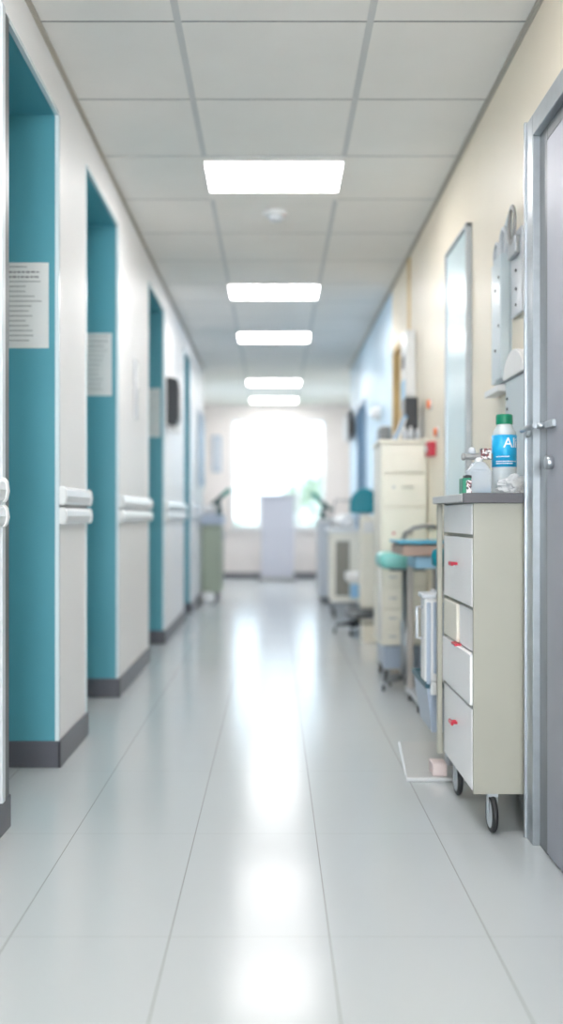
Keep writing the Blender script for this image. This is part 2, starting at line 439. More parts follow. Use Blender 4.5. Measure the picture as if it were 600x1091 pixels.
# wooden door and blue door on the right wall
def wall_door(a, b, top, m, cm):
    global dn
    d = bpy.data.objects.new('door_%d' % dn, None); dn += 1; S.collection.objects.link(d); d.location = (XR, (a+b)/2, 0); d['kind'] = 'structure'
    bm = new(); box(bm, XR-.015, XR+.10, a-.0, a+.05, 0, top, .003); box(bm, XR-.015, XR+.10, b-.05, b, 0, top, .003); box(bm, XR-.015, XR+.10, a, b, top-.05, top, .003)
    obj('casing', bm, cm, d)
    obj('door_leaf', box(new(), XR+.03, XR+.07, a+.052, b-.052, .008, top-.052, .003), m, d)
    hb = new(); disc(hb, (XR+.026, a+.12, 1.02), .025, .012, 'X'); tube(hb, [(XR+.03, a+.12, 1.02), (XR-.02, a+.12, 1.02), (XR-.025, a+.14, 1.02), (XR-.025, a+.23, 1.02)], .009)
    obj('door_handle', hb, 'steel', d)
wall_door(WD0, WD1, WDT, 'wood', 'wood')
wall_door(BD0, BD1, 2.2, 'slate_blue', 'slate_blue')

# ------------------------------------------------------------ ceiling lamps and detector
names = ['third ceiling light panel counted from far end, middle of corridor'] 
lab = {2: 'largest and nearest square white ceiling light panel, just before the smoke detector',
       6: 'second white ceiling light panel, first one beyond the smoke detector',
       9: 'middle of the five ceiling light panels, third from the camera',
       14: 'fourth white ceiling light panel, next to last before the far window',
       17: 'farthest and smallest ceiling light panel, right above the window wall',
       -2: 'ceiling light panel above the camera, outside the photo',
       -6: 'ceiling light panel behind the camera, outside the photo',
       -10: 'ceiling light panel at the back wall behind the camera, outside the photo'}
def lamp(k):
    y0 = ROW0+PITCH*k; y1 = y0+PITCH; yc = (y0+y1)/2
    t = thing('ceiling_light', lab[k], 'ceiling light', (0, yc, H), 'flush ceiling light panels')
    bm = new()
    box(bm, -.35, .35, y0+.004, y0+.075, H-.004, H+.03, .001); box(bm, -.35, .35, y1-.155, y1-.004, H-.004, H+.03, .001)
    for s in (-1, 1): box(bm, min(s*.35, s*.362), max(s*.35, s*.362), y0+.004, y1-.004, H-.008, H+.03, .001)
    obj('frame', bm, 'tile', t)
    obj('diffuser', box(new(), -.352, .352, y0+.075, y1-.155, H-.007, H+.02, .002), 'lampface', t)
    return t
base = lamp(2)
for k in lamp_rows:
    if k != 2: dup(base, (0, PITCH*(k-2), 0), lab[k])
c = P = (.01, 5.82)
t = thing('smoke_detector', 'round white smoke detector on ceiling tiles behind nearest light panel', 'smoke detector', (.01, 5.82, H))
obj('base', lathe(new(), *c, [(.076, H), (.076, H-.012), (.070, H-.026), (.06, H-.028)]), 'white_plastic', t)
bm = lathe(new(), *c, [(.045, H-.027), (.045, H-.042), (.038, H-.052), (.012, H-.056), (.002, H-.056)])
obj('sensor_head', bm, 'lgrey', t)
obj('indicator', lathe(new(), c[0]+.05, c[1]-.03, [(.006, H-.026), (.005, H-.031), (.001, H-.032)], 12), 'red', t)

# ------------------------------------------------------------ left wall things
def rail(a, b, label):
    t = thing('handrail', label, 'handrail', (XL, (a+b)/2, .96), 'double bumper handrails on the left piers')
    for z0, z1 in ((1.045, 1.118), (.968, 1.033)):
        h = z1-z0
        pts = [(XL, z0+.006), (XL+.016, z0+.002), (XL+.023, z0+h*.16), (XL+.028, z0+h*.5), (XL+.024, z0+h*.84), (XL+.014, z1), (XL, z1-.004)]
        obj('bumper_rail', prism(new(), pts, 'Y', a+.03, b-.03, 0), 'rail', t)
        for ya, yb in ((a+.004, a+.030), (b-.030, b-.004)):
            pc = [(x+(.004 if x > XL else 0), z+(.003 if z > (z0+z1)/2 else -.003)) for x, z in pts]
            obj('end_cap', prism(new(), pc, 'Y', ya, yb, .002), 'white_plastic', t)
    obj('backing_strip', box(new(), XL, XL+.008, a+.02, b-.02, 1.028, 1.050), 'grey', t)
for a, b, l in ((1.6, 3.09, 'white double handrail on the nearest pier, at the left picture edge'),
                (3.92, 4.50, 'white double handrail on the pier between the first two teal recesses'),
                (5.43, 6.73, 'white double handrail on the pier with the narrow wall plate'),
                (7.70, 9.39, 'white double handrail on the pier under the black dispenser'),
                (10.13, 11.3, 'farthest white double handrail, beyond the last teal recess')):
    rail(a, b, l)
def notice(x0, x1, y, z0, z1, label, nl, seed):
    """paper sheet on a return wall that faces the camera"""
    t = thing('notice_sheet', label, 'notice', ((x0+x1)/2, y, z0), 'paper notices on the teal recess walls')
    obj('paper_sheet', box(new(), x0, x1, y-.0025, y-.0003, z0, z1), 'paper', t)
    rnd = random.Random(seed); bm = new(); W = x1-x0; Hh = z1-z0
    z = z1-Hh*.045
    for i in range(nl):
        s = x0+W*.06; e = x0+W*rnd.uniform(.45, .86)
        th = .0055 if i in (1, 2) else .0026
        if i in (1, 2):
            q = s
            while q < e:
                q2 = q+rnd.uniform(.008, .02); box(bm, q, min(q2, e), y-.0031, y-.0024, z-th, z); q = q2+.004
        else: box(bm, s, e, y-.0031, y-.0024, z-th, z)
        z -= Hh*.92/nl
    obj('printed_lines', bm, 'ink', t)
notice(-1.07, -.898, 3.92, 1.67, 2.01, 'largest printed notice, on the dark teal wall of nearest recess', 16, 1)
notice(-1.035, -.895, 5.43, 1.665, 2.01, 'printed white notice on the teal wall of second recess', 12, 2)
notice(-1.035, -.89, 7.70, 1.62, 2.0, 'blurred printed notice on the teal wall of third recess', 10, 3)
t = thing('soap_dispenser', 'black wall dispenser with white lower tip on the left pier', 'dispenser', (XL, 7.95, 1.68))
bm = prism(new(), [(XL, 1.74), (XL+.07, 1.72), (XL+.10, 1.78), (XL+.10, 2.02), (XL+.085, 2.10), (XL, 2.12)], 'Y', 7.86, 8.04, .008); obj('housing', bm, 'black', t)
obj('nozzle_cover', box(new(), XL+.02, XL+.10, 7.88, 8.02, 1.675, 1.725, .015), 'white_plastic', t)
t = thing('wall_plate', 'narrow tall white plate on the left pier beyond second recess', 'wall plate', (XL, 6.1, 1.62))
obj('plate', box(new(), XL, XL+.012, 6.04, 6.16, 1.60, 1.96, .004), 'lgrey', t); obj('rocker', box(new(), XL+.010, XL+.024, 6.06, 6.14, 1.78, 1.94, .004), 'white_plastic', t)
t = thing('sign_board', 'narrow slate blue board on left wall above far olive cabinet', 'board', (XL, 11.4, 1.35))
obj('frame', box(new(), XL, XL+.02, 11.05, 11.85, 1.32, 2.22, .004), 'lgrey', t); obj('board_face', box(new(), XL+.019, XL+.026, 11.09, 11.81, 1.36, 2.18, .002), 'slate_blue', t)

# left far cabinet
t = thing('base_cabinet', 'olive green cabinet with blue grey top by the far left wall', 'cabinet', (-.75, 11.75, 0))
obj('body', box(new(), -.85, -.635, 11.55, 12.15, .10, .90, .004), 'olive', t)
obj('plinth', box(new(), -.85, -.66, 11.60, 12.12, 0, .10, .002), 'base', t)
obj('countertop', box(new(), -.855, -.60, 11.52, 12.18, .90, 1.02, .008), 'bin', t)
for y in (11.56, 11.86): 
    d = obj('door', box(new(), -.635, -.622, y, y+.28, .12, .88, .003), 'olive', t)
    obj('door_handle', tube(new(), [(-.622, y+.04, .72), (-.60, y+.04, .72), (-.60, y+.04, .84), (-.622, y+.04, .84)], .006), 'steel', d)
bm = lathe(new(), -.77, 11.36, [(.004, .0), (.07, .0), (.085, .03), (.085, .09), (.06, .12), (.01, .125)], 20)
tag(obj('step_bucket', bm, 'white_plastic', loc=(-.77, 11.36, 0)), 'small white round tub on floor before the olive cabinet', 'tub')
bm = new(); lathe(bm, -.76, 11.66, [(.0, 1.02), (.06, 1.02), (.075, 1.06), (.06, 1.12), (.02, 1.14)], 18)
tag(obj('white_bowl', bm, 'white_plastic', loc=(-.76, 11.66, 1.02)), 'white rounded pot on the far left cabinet top', 'pot')
def tilted(name, x, y, z, s, label):
    t = thing(name, label, 'monitor', (x, y, z))
    obj('stand', prism(new(), [(x-.07, z), (x+.05, z), (x+.035, z+.05), (x+.02, z+.16), (x-.02, z+.16), (x-.03, z+.05)] if s > 0 else [(x-.05, z), (x+.07, z), (x+.03, z+.05), (x+.02, z+.16), (x-.02, z+.16), (x-.035, z+.05)], 'Y', y-.05, y+.05, .006), 'dgreen', t)
    a = Vector((x-s*.10, 0, z+.10)); b = Vector((x+s*.13, 0, z+.30)); d = (b-a).normalized(); nrm = Vector((-d.z, 0, d.x))*.020
    q = [a-nrm, b-nrm, b+nrm, a+nrm]
    obj('screen_shell', prism(new(), [(p.x, p.z) for p in q], 'Y', y-.16, y+.16, .008), 'dgreen', t)
    c1 = a+d*.19; q = [c1-nrm*1.15, b+d*.01-nrm*1.15, b+d*.01+nrm*1.15, c1+nrm*1.15]
    obj('tip', prism(new(), [(p.x, p.z) for p in q], 'Y', y-.165, y+.165, .008), 'tgreen', t)
tilted('tilted_monitor', -.665, 11.9, 1.02, 1, 'dark green tilted screen on the far left cabinet')

# ------------------------------------------------------------ white lectern before the window
t = thing('lectern', 'plain white tall lectern standing before the far window', 'lectern', (.06, 15.4, 0))
bm = prism(new(), [(-.20, .06), (.30, .06), (.325, 1.30), (-.17-.02, 1.30)], 'Y', 15.15, 15.55, .01)
obj('body', bm, 'lavender', t)
obj('base', box(new(), -.23, .34, 15.08, 15.62, 0, .06, .006), 'grey', t)
obj('reading_top', box(new(), -.215, .35, 15.10, 15.60, 1.30, 1.335, .006), 'lavender', t)
t = thing('wall_picture', 'small dark narrow frame on far wall left of window', 'picture', (-.93, YF, 1.8))
obj('frame', box(new(), -1.0, -.86, YF-.02, YF, 1.72, 2.30, .003), 'slate_blue', t); obj('print', box(new(), -.98, -.88, YF-.024, YF-.018, 1.74, 2.28, .001), 'lgrey', t)

# ------------------------------------------------------------ right wall things
GY0, GY1 = 4.62, 5.20
t = thing('glass_panel', 'tall narrow pale blue glass panel on cream wall above the cart', 'glass panel', (XR, 4.9, .9))
bm = new(); a, b, c, d = GY0, GY1, .92, 2.38
box(bm, XR-.028, XR, a, a+.018, c, d, .002); box(bm, XR-.028, XR, b-.018, b, c, d, .002); box(bm, XR-.028, XR, a, b, d-.018, d, .002); box(bm, XR-.028, XR, a, b, c, c+.018, .002)
obj('frame', bm, 'steel', t); obj('pane', box(new(), XR-.018, XR-.006, a+.017, b-.017, c+.017, d-.017), 'pane_glass', t)

def screws(t, pts, x, m):
    for y, z in pts: obj('screw', disc(new(), (x, y, z), .006, .006, 'X', 12, .001), m, t)
t = thing('chart_holder', 'tall pale acrylic holder on cream wall above the green capped bottle', 'holder', (XR, 3.97, 1.5))
bm = new(); prism(bm, [(3.84, 1.52), (4.08, 1.49), (4.10, 2.10), (3.84, 2.21)], 'X', XR-.006, XR, .001); obj('back_plate', bm, 'holder', t)
bm = new(); box(bm, XR-.045, XR-.006, 3.845, 3.96, 1.54, 2.03, .004); box(bm, XR-.030, XR-.006, 3.965, 4.07, 1.54, 2.03, .004); obj('pocket', bm, 'holder', t)
bm = new(); torus(bm, (XR-.02, 3.90, 2.08), .045, .008, 'X', sz=1.3); torus(bm, (XR-.02, 4.02, 2.06), .040, .006, 'X', sz=1.3); obj('ring_clip', bm, 'lgrey', t)
obj('lower_ledge', box(new(), XR-.055, XR, 3.84, 4.09, 1.49, 1.515, .003), 'white_plastic', t)
screws(t, ((3.87, 1.94), (3.93, 1.90), (3.87, 1.75), (3.93, 1.66)), XR-.046, 'steel_dark')
t = thing('hanging_clipboard', 'narrow clipboard hanging by a grey loop beside the steel door frame', 'clipboard', (XR, 3.72, 1.7))
obj('board', box(new(), XR-.014, XR, 3.64, 3.80, 1.76, 2.08, .004), 'lgrey', t)
obj('metal_clip', box(new(), XR-.034, XR-.012, 3.66, 3.78, 1.98, 2.05, .005), 'steel', t)
obj('loop', torus(new(), (XR-.03, 3.72, 2.10), .045, .007, 'X', sz=1.5), 'grey', t)
screws(t, ((3.72, 1.93), (3.72, 1.86), (3.72, 1.80)), XR-.015, 'black')
t = thing('glove_dispenser', 'pale blue wall dispenser with rounded white top behind the bottle', 'dispenser', (XR, 3.62, 1.1))
obj('housing', box(new(), XR-.035, XR, 3.50, 3.81, 1.13, 1.52, .01), 'holder', t)
pts = [(3.50, 1.52)]+[(3.655-.155*math.cos(PI*i/12), 1.52+.10*math.sin(PI*i/12)) for i in range(13)]
obj('rounded_cover', prism(new(), pts[1:], 'X', XR-.045, XR, .004), 'white_plastic', t)
screws(t, ((3.77, 1.45), (3.77, 1.41), (3.77, 1.28)), XR-.036, 'black')
t = thing('paper_towel_dispenser', 'white and blue dispenser on wall above the tall cream cabinet', 'dispenser', (XR, 6.55, 1.8))
obj('housing', box(new(), XR-.07, XR, 6.42, 6.68, 1.70, 2.22, .012), 'white_plastic', t)
obj('refill_window', box(new(), XR-.076, XR-.068, 6.46, 6.64, 1.72, 1.90, .003), 'blue_plastic', t); obj('logo_plate', box(new(), XR-.074, XR-.068, 6.48, 6.62, 1.98, 2.06, .002), 'steel_dark', t)
for y, z, l, r in ((5.80, 1.66, 'upper orange round wall button above the cream cabinet', .026), (5.56, 1.475, 'lower orange round wall button beside the glass panel', .024)):
    t = thing('wall_button', l, 'button', (XR, y, z), 'orange wall buttons')
    bm = new(); disc(bm, (XR-.006, y, z), r*1.25, .012, 'X', 24); obj('collar', bm, 'white_plastic', t)
    bm = new(); disc(bm, (XR-.018, y, z), r, .016, 'X', 24, .005); obj('cap', bm, 'orange', t)
t = thing('alarm_box', 'small bright red box on cream wall right of the tall cabinet', 'alarm box', (XR, 5.7, 1.35))
obj('housing', box(new(), XR-.045, XR, 5.64, 5.76, 1.345, 1.43, .005), 'red', t); obj('button', disc(new(), (XR-.048, 5.70, 1.39), .018, .01, 'X'), 'white_plastic', t)
t = thing('wall_lamp', 'round white fitting on the pale blue right wall', 'wall fitting', (XR, 8.6, 1.9))
obj('back_plate', disc(new(), (XR-.008, 8.6, 1.90), .065, .016, 'X'), 'white_plastic', t)
bm = new(); bmesh.ops.create_uvsphere(bm, u_segments=20, v_segments=12, radius=.055, matrix=Matrix.Translation((XR-.035, 8.6, 1.90)))
for f in bm.faces: f.smooth = True
obj('globe', bm, 'white_plastic', t)
t = thing('wall_monitor', 'black wall monitor with white edge at corridor end, right', 'monitor', (XR, 11.4, 1.9))
obj('bracket', box(new(), XR-.04, XR, 11.35, 11.45, 1.95, 2.10, .004), 'steel_dark', t); obj('screen', box(new(), XR-.085, XR-.04, 11.1, 11.7, 1.88, 2.20, .006), 'black', t)
obj('side_speaker', box(new(), XR-.12, XR-.086, 11.15, 11.4, 1.86, 2.14, .01), 'white_plastic', t)
t = thing('fuse_box', 'grey box on pale blue wall behind the tall cream cabinet', 'box', (XR, 7.95, 1.6))
obj('housing', box(new(), XR-.08, XR, 7.82, 8.08, 1.58, 1.72, .006), 'grey', t); obj('lid', box(new(), XR-.088, XR-.078, 7.84, 8.06, 1.60, 1.70, .003), 'steel_dark', t)

# ------------------------------------------------------------ drawer cart
CX0, CX1, CY0, CY1, CZ0, CZ1 = .640, .915, 3.095, 3.640, .125, 1.045
FX = .626      # face of the drawers
cart = thing('drawer_cart', 'cream grey drawer cart on casters beside the steel door frame', 'cart', (.77, 3.37, 0))
bm = new(); tw = .016
box(bm, CX0-.012, CX1, CY0, CY0+tw, CZ0, CZ1, .0015)           # side facing the camera
box(bm, CX0-.012, CX1, CY1-tw, CY1, CZ0, CZ1, .0015)
box(bm, CX1-tw, CX1, CY0+tw, CY1-tw, CZ0, CZ1); box(bm, CX0, CX1, CY0+tw, CY1-tw, CZ0, CZ0+tw); box(bm, CX0, CX1, CY0+tw, CY1-tw, CZ1-tw, CZ1)
box(bm, CX0+.06, CX0+.07, CY0+tw, CY1-tw, CZ0, CZ1)
for z in (.935, .705, .545, .395): box(bm, CX0+.004, CX0+.06, CY0+tw, CY1-tw, z-.006, z+.006)
obj('body', bm, 'cart_cream', cart)
def drawer(z0, z1, out, hz, nm='drawer'):
    d = obj(nm, box(new(), FX-out, CX0+.055-out, CY0+tw+.002, CY1-tw-.002, z0, z1, .002), 'cart_white', cart)
    if hz:
        bm = new(); y = 3.37
        tube(bm, [(FX-out, y-.012, hz), (FX-out-.018, y-.012, hz)], .005); tube(bm, [(FX-out, y+.012, hz), (FX-out-.018, y+.012, hz)], .005)
        box(bm, FX-out-.024, FX-out-.016, y-.03, y+.03, hz-.007, hz+.007, .003); obj('pull', bm, 'red', d, label='small red pull')
drawer(.942, 1.040, .0, None)
drawer(.712, .929, .0, .838)
drawer(.402, .560, .006, None, 'drawer')
obj('divider', box(new(), FX+.008, CX0+.056, CY0+tw, 3.36, .567, .700, .002), 'cart_white', cart)
obj('side_box', box(new(), FX-.001, CX0+.056, 3.37, CY1-tw, .567, .700, .006), 'cream', cart, label='cream box in the open bay')
obj('red_tab', box(new(), FX-.012, FX+.012, 3.34, 3.41, .558, .566, .002), 'red', cart)
drawer(.133, .388, .0, .295)
obj('corner_post', box(new(), .603, .622, 3.625, 3.648, CZ0, CZ1, .004), 'cart_cream', cart)
obj('countertop', box(new(), .590, .925, 3.088, 3.66, CZ1, CZ1+.026, .003), 'worktop', cart)
obj('edge_strip', box(new(), .592, .924, 3.078, 3.088, CZ1-.004, CZ1+.028, .002), 'worktop_dark', cart, label='dark edge strip facing the camera')
def caster(x, y, r, parent, w=.026, top=.125, ang=0):
    bm = new(); torus(bm, (x, y, r), r-.010, .010, 'X', 28, 10)
    c = obj('caster', bm, 'rubber', parent)
    obj('hub', disc(new(), (x, y, r), r-.014, w*.8, 'X'), 'lgrey', c)
    bm = new()
    for s in (-1, 1): box(bm, x+s*(w/2+.002)-.0015, x+s*(w/2+.002)+.0015, y-.010, y+.010, r-.008, top-.006)
    box(bm, x-w/2-.004, x+w/2+.004, y-.016, y+.016, top-.01, top); obj('fork', bm, 'steel', c)
for x, y in ((.690, 3.115), (.660, 3.53), (.875, 3.14), (.875, 3.56)): caster(x, y, .060, cart, .024)

# things on the cart (top at 1.071)
TZ = CZ1+.026
bx, by = .782, 3.34
t = thing('plastic_bottle', 'clear plastic bottle with green cap and blue label on the cart', 'bottle', (bx, by, TZ))
R = .041
obj('bottle_body', lathe(new(), bx, by, [(.002, TZ), (R-.004, TZ+.001), (R, TZ+.006), (R, TZ+.200), (R-.003, TZ+.214), (R-.012, TZ+.228), (.026, TZ+.236), (.025, TZ+.246)], 36), 'bottle', t)
bm = lathe(new(), bx, by, [(.027, TZ+.240), (.028, TZ+.242), (.028, TZ+.270), (.025, TZ+.274), (.002, TZ+.274)], 36); obj('cap', bm, 'green_cap', t, label='green screw cap')
lb = obj('label', lathe(new(), bx, by, [(R+.0008, TZ+.095), (R+.0008, TZ+.203)], 36), 'label', t, label='blue label with white letters')
cu = bpy.data.curves.new('letters', 'FONT'); cu.body = 'Ali'; cu.size = .048; cu.extrude = .0006; cu.align_x = 'CENTER'
to = bpy.data.objects.new('letters', cu); S.collection.objects.link(to)
dg = bpy.context.evaluated_depsgraph_get(); me = bpy.data.meshes.new_from_object(to.evaluated_get(dg)); bpy.data.objects.remove(to)
for v in me.vertices:           # wrap the letters round the bottle, facing the camera
    x, y, z = v.co; a = (x+.014)/R; rr = R+.0016+z
    v.co = Vector((bx+rr*math.sin(a), by-rr*math.cos(a), TZ+.160+y)) - Vector((bx, by, TZ))
me.materials.append(M['white_letter']); lo = bpy.data.objects.new('letters', me); S.collection.objects.link(lo); lo.parent = lb
bm = new()
for z, a0, a1 in ((.128, -.9, .2), (.112, -.9, .9), (.105, -.9, .5)):
    for i in range(10):
        a = a0+(a1-a0)*i/10; b = a0+(a1-a0)*(i+.8)/10; r2 = R+.0015
        vs = [bm.verts.new((bx+r2*math.sin(q), by-r2*math.cos(q), TZ+zz)) for q, zz in ((a, z), (b, z), (b, z+.003), (a, z+.003))]; bm.faces.new(vs)
obj('small_print', bm, 'white_letter', lb)
# pump container
px, py = .678, 3.26
t = thing('spray_container', 'squat clear container with grey spray nozzle on the cart', 'container', (px, py, TZ))
bm = new(); box(bm, px-.040, px+.040, py-.030, py+.030, TZ, TZ+.085, .010, 3)
prism(bm, [(px-.036, TZ+.08), (px+.036, TZ+.08), (px+.016, TZ+.108), (px-.016, TZ+.108)], 'Y', py-.024, py+.024, .003); obj('container_body', bm, 'clear', t)
obj('liquid', box(new(), px-.004, px+.034, py-.026, py+.026, TZ+.004, TZ+.026, .003), 'liquid', t)
obj('neck', lathe(new(), px, py, [(.014, TZ+.106), (.014, TZ+.122), (.010, TZ+.124)], 20), 'white_plastic', t)
bm = new(); tube(bm, [(px-.050, py, TZ+.126), (px-.02, py, TZ+.127), (px+.045, py, TZ+.127)], [.008, .011, .011], 12); disc(bm, (px-.05, py, TZ+.126), .012, .012, 'X'); obj('nozzle', bm, 'grey', t)
bm = new(); lathe(bm, px-.022, py, [(.012, TZ+.135), (.014, TZ+.140), (.010, TZ+.154), (.004, TZ+.158)], 14); obj('pump_button', bm, 'lgrey', t)
obj('printed_tag', box(new(), px+.006, px+.040, py-.014, py+.014, TZ+.118, TZ+.153, .002), 'speck', t)
obj('inner_bag', prism(new(), [(px-.018, TZ+.05), (px+.016, TZ+.045), (px+.02, TZ+.105), (px-.02, TZ+.104)], 'Y', py-.008, py+.008, .003), 'lgrey', t)
# small box
qx, qy = .624, 3.20
t = thing('small_carton', 'tiny dark green speckled carton at the left end of cart top', 'carton', (qx, qy, TZ))
obj('carton_body', box(new(), qx-.016, qx+.012, qy-.03, qy+.03, TZ, TZ+.052, .002), 'green_cap', t)
obj('speckled_side', box(new(), qx-.004, qx+.013, qy-.0315, qy-.0295, TZ+.003, TZ+.045, .0005), 'speck', t)
obj('lid', box(new(), qx-.006, qx+.016, qy-.02, qy+.02, TZ+.050, TZ+.062, .003), 'rubber', t)
# crumpled bag
bm = new(); bmesh.ops.create_icosphere(bm, subdivisions=4, radius=1)
from mathutils import noise as nz
for v in bm.verts:
    p = v.co.copy(); d = 1+.35*nz.noise(p*2.3)+.22*nz.noise(p*5+Vector((3, 1, 2)))
    v.co = Vector((.800+p.x*d*.058, 3.24+p.y*d*.040, max(TZ, TZ+.026+p.z*d*.036)))
tag(obj('crumpled_bag', bm, 'film', loc=(.80, 3.24, TZ)), 'crumpled clear plastic bag in front of the bottle', 'bag')

# ------------------------------------------------------------ stand behind the cart, with canister and bin
t = thing('suction_stand', 'white stand with flat floor plate and teal knob behind the cart', 'stand', (.68, 3.95, 0))
obj('base_plate', prism(new(), [(.498, 3.70), (.86, 3.70), (.86, 4.30), (.545, 4.30)], 'Z', 0, .016, .004), 'plate', t)
obj('foot_block', box(new(), .598, .655, 3.715, 3.80, .016, .065, .005), 'pink', t)
obj('column', box(new(), .684, .720, 3.88, 3.95, .016, .80, .004), 'lgrey', t)
obj('stem', lathe(new(), .66, 3.90, [(.020, .70), (.020, .805), (.018, .81)], 20), 'steel', t)
bm = new(); box(bm, .625, .70, 3.86, 3.94, .692, .708, .003); obj('bracket', bm, 'lgrey', t)
obj('knob', lathe(new(), .66, 3.90, [(.020, .80), (.034, .808), (.036, .845), (.030, .866), (.012, .872), (.002, .873)], 24), 'teal_vinyl', t, label='teal rounded knob')
t = thing('canister', 'white ribbed canister hanging on the stand above the grey bin', 'canister', (.63, 3.80, .36))
bm = box(new(), .575, .665, 3.755, 3.86, .365, .690, .010); obj('shell', bm, 'white_plastic', t)
for i in range(3): obj('rib', box(new(), .582+.026*i, .597+.026*i, 3.742, 3.757, .40 if i else .36, .672, .004), 'bin', t)
obj('lid', box(new(), .565, .672, 3.745, 3.87, .686, .704, .005), 'lgrey', t)
obj('side_clip', tube(new(), [(.577, 3.80, .53), (.552, 3.80, .53), (.552, 3.80, .65), (.577, 3.80, .65)], .006), 'lgrey', t)
obj('drain_spout', box(new(), .60, .625, 3.762, 3.80, .315, .366, .004), 'white_plastic', t)
t = thing('hanging_bin', 'open blue grey bin with dark liner hanging behind the cart', 'bin', (.62, 4.0, .10))
bm = new(); y0, y1 = 3.77, 4.18
def wallq(bm, tops, bots, th): pass
to_ = [(.588, 3.785), (.672, 3.785), (.672, 4.15), (.588, 4.15)]; bo = [(.610, 3.80), (.668, 3.80), (.668, 4.10), (.610, 4.10)]
def frust(bm, T, B, zt, zb, ins=.006):
    ct = [sum(p[0] for p in T)/4, sum(p[1] for p in T)/4]
    def sh(p): return (p[0]+(ins if p[0] < ct[0] else -ins), p[1]+(ins if p[1] < ct[1] else -ins))
    o1 = [bm.verts.new((*p, zt)) for p in T]; o2 = [bm.verts.new((*p, zb)) for p in B]
    i1 = [bm.verts.new((*sh(p), zt)) for p in T]; i2 = [bm.verts.new((*sh(p), zb+ins)) for p in B]
    for k in range(4):
        j = (k+1) % 4
        bm.faces.new((o1[k], o1[j], o2[j], o2[k])); bm.faces.new((i1[k], i1[j], i2[j], i2[k])); bm.faces.new((o1[k], o1[j], i1[j], i1[k]))
    bm.faces.new(o2); bm.faces.new(i2)
frust(bm, to_, bo, .345, .165); obj('shell', bm, 'bin', t)
bm = new(); rim = [(x+(-.006 if x < .62 else .004), y+(-.006 if y < 3.9 else .006)) for x, y in to_]; frust(bm, rim, rim, .358, .338, .012); obj('rim_liner', bm, 'bin_dark', t)

# ------------------------------------------------------------ overbed table
t = thing('overbed_table', 'narrow side table with blue drape on top, behind the cart', 'table', (.78, 5.15, 0))
obj('tabletop', box(new(), .645, .905, 4.93, 5.40, .80, .855, .006), 'pinkwood', t)
obj('under_tray', box(new(), .715, .90, 4.96, 5.28, .735, .798, .005), 'blue_plastic', t)
obj('column', box(new(), .722, .752, 5.30, 5.345, .05, .80, .004), 'beech_grey', t)
obj('leg', box(new(), .86, .89, 5.30, 5.345, .05, .80, .004), 'beech_grey', t)
bm = new(); box(bm, .715, .90, 5.30, 5.345, .045, .075, .006); box(bm, .725, .75, 4.98, 5.36, .045, .072, .006); obj('foot_frame', bm, 'lgrey', t)
for x, y in ((.737, 5.00), (.737, 5.34), (.885, 5.34)): caster(x, y, .024, t, .014, .048)
bm = new(); nn = 14
vs = [[None]*(nn+1) for _ in range(nn+1)]
for i in range(nn+1):
    for j in range(nn+1):
        x = .625+.27*i/nn; y = 4.92+.40*j/nn
        z = .872+.004*nz.noise(Vector((x*20, y*16, 0)))
        
        vs[i][j] = bm.verts.new((x, y, z))
for i in range(nn):
    for j in range(nn): f = bm.faces.new((vs[i][j], vs[i+1][j], vs[i+1][j+1], vs[i][j+1])); f.smooth = True
ex = bmesh.ops.extrude_face_region(bm, geom=bm.faces[:]); bmesh.ops.translate(bm, vec=(0, 0, -.010), verts=[g for g in ex['geom'] if isinstance(g, bmesh.types.BMVert)])
tag(obj('blue_drape', bm, 'bluecloth', loc=(.76, 5.1, .858)), 'folded blue drape lying on the narrow side table', 'drape')

# ------------------------------------------------------------ stool with mint seat
def star_base(t, cx, cy, r, zc, n=5, rot=.3, cr=.028, m='steel_dark'):
    for i in range(n):
        a = rot+2*PI*i/n; e = (cx+r*math.cos(a), cy+r*math.sin(a))
        l = obj('leg', tube(new(), [(cx, cy, zc+.03), (cx+(e[0]-cx)*.5, cy+(e[1]-cy)*.5, zc+.018), (*e, zc)], [.020, .017, .013], 8), m, t)
        caster(e[0], e[1], cr, t, .016, 2*cr+.012)
t = thing('stool', 'stool with mint cushion and curved grey back rail before the cream cabinet', 'stool', (.76, 5.66, 0))
bm = new(); box(bm, .595, .905, 5.50, 5.80, .705, .795, .034, 5)
for f in bm.faces: f.smooth = True
obj('seat', bm, 'mint', t, label='mint green cushion')
obj('seat_plate', box(new(), .66, .86, 5.56, 5.75, .690, .708, .005), 'steel_dark', t)
obj('gas_column', lathe(new(), .755, 5.655, [(.028, .09), (.028, .40), (.018, .402), (.018, .692)], 18), 'steel', t)
obj('back_rail', tube(new(), [(.72, 5.53, .79), (.715, 5.50, .85), (.735, 5.485, .905), (.78, 5.48, .935), (.84, 5.485, .945), (.89, 5.50, .945), (.905, 5.56, .94), (.90, 5.66, .93)], .013), 'grey', t)
star_base(t, .755, 5.655, .135, .05, rot=.9, cr=.02)

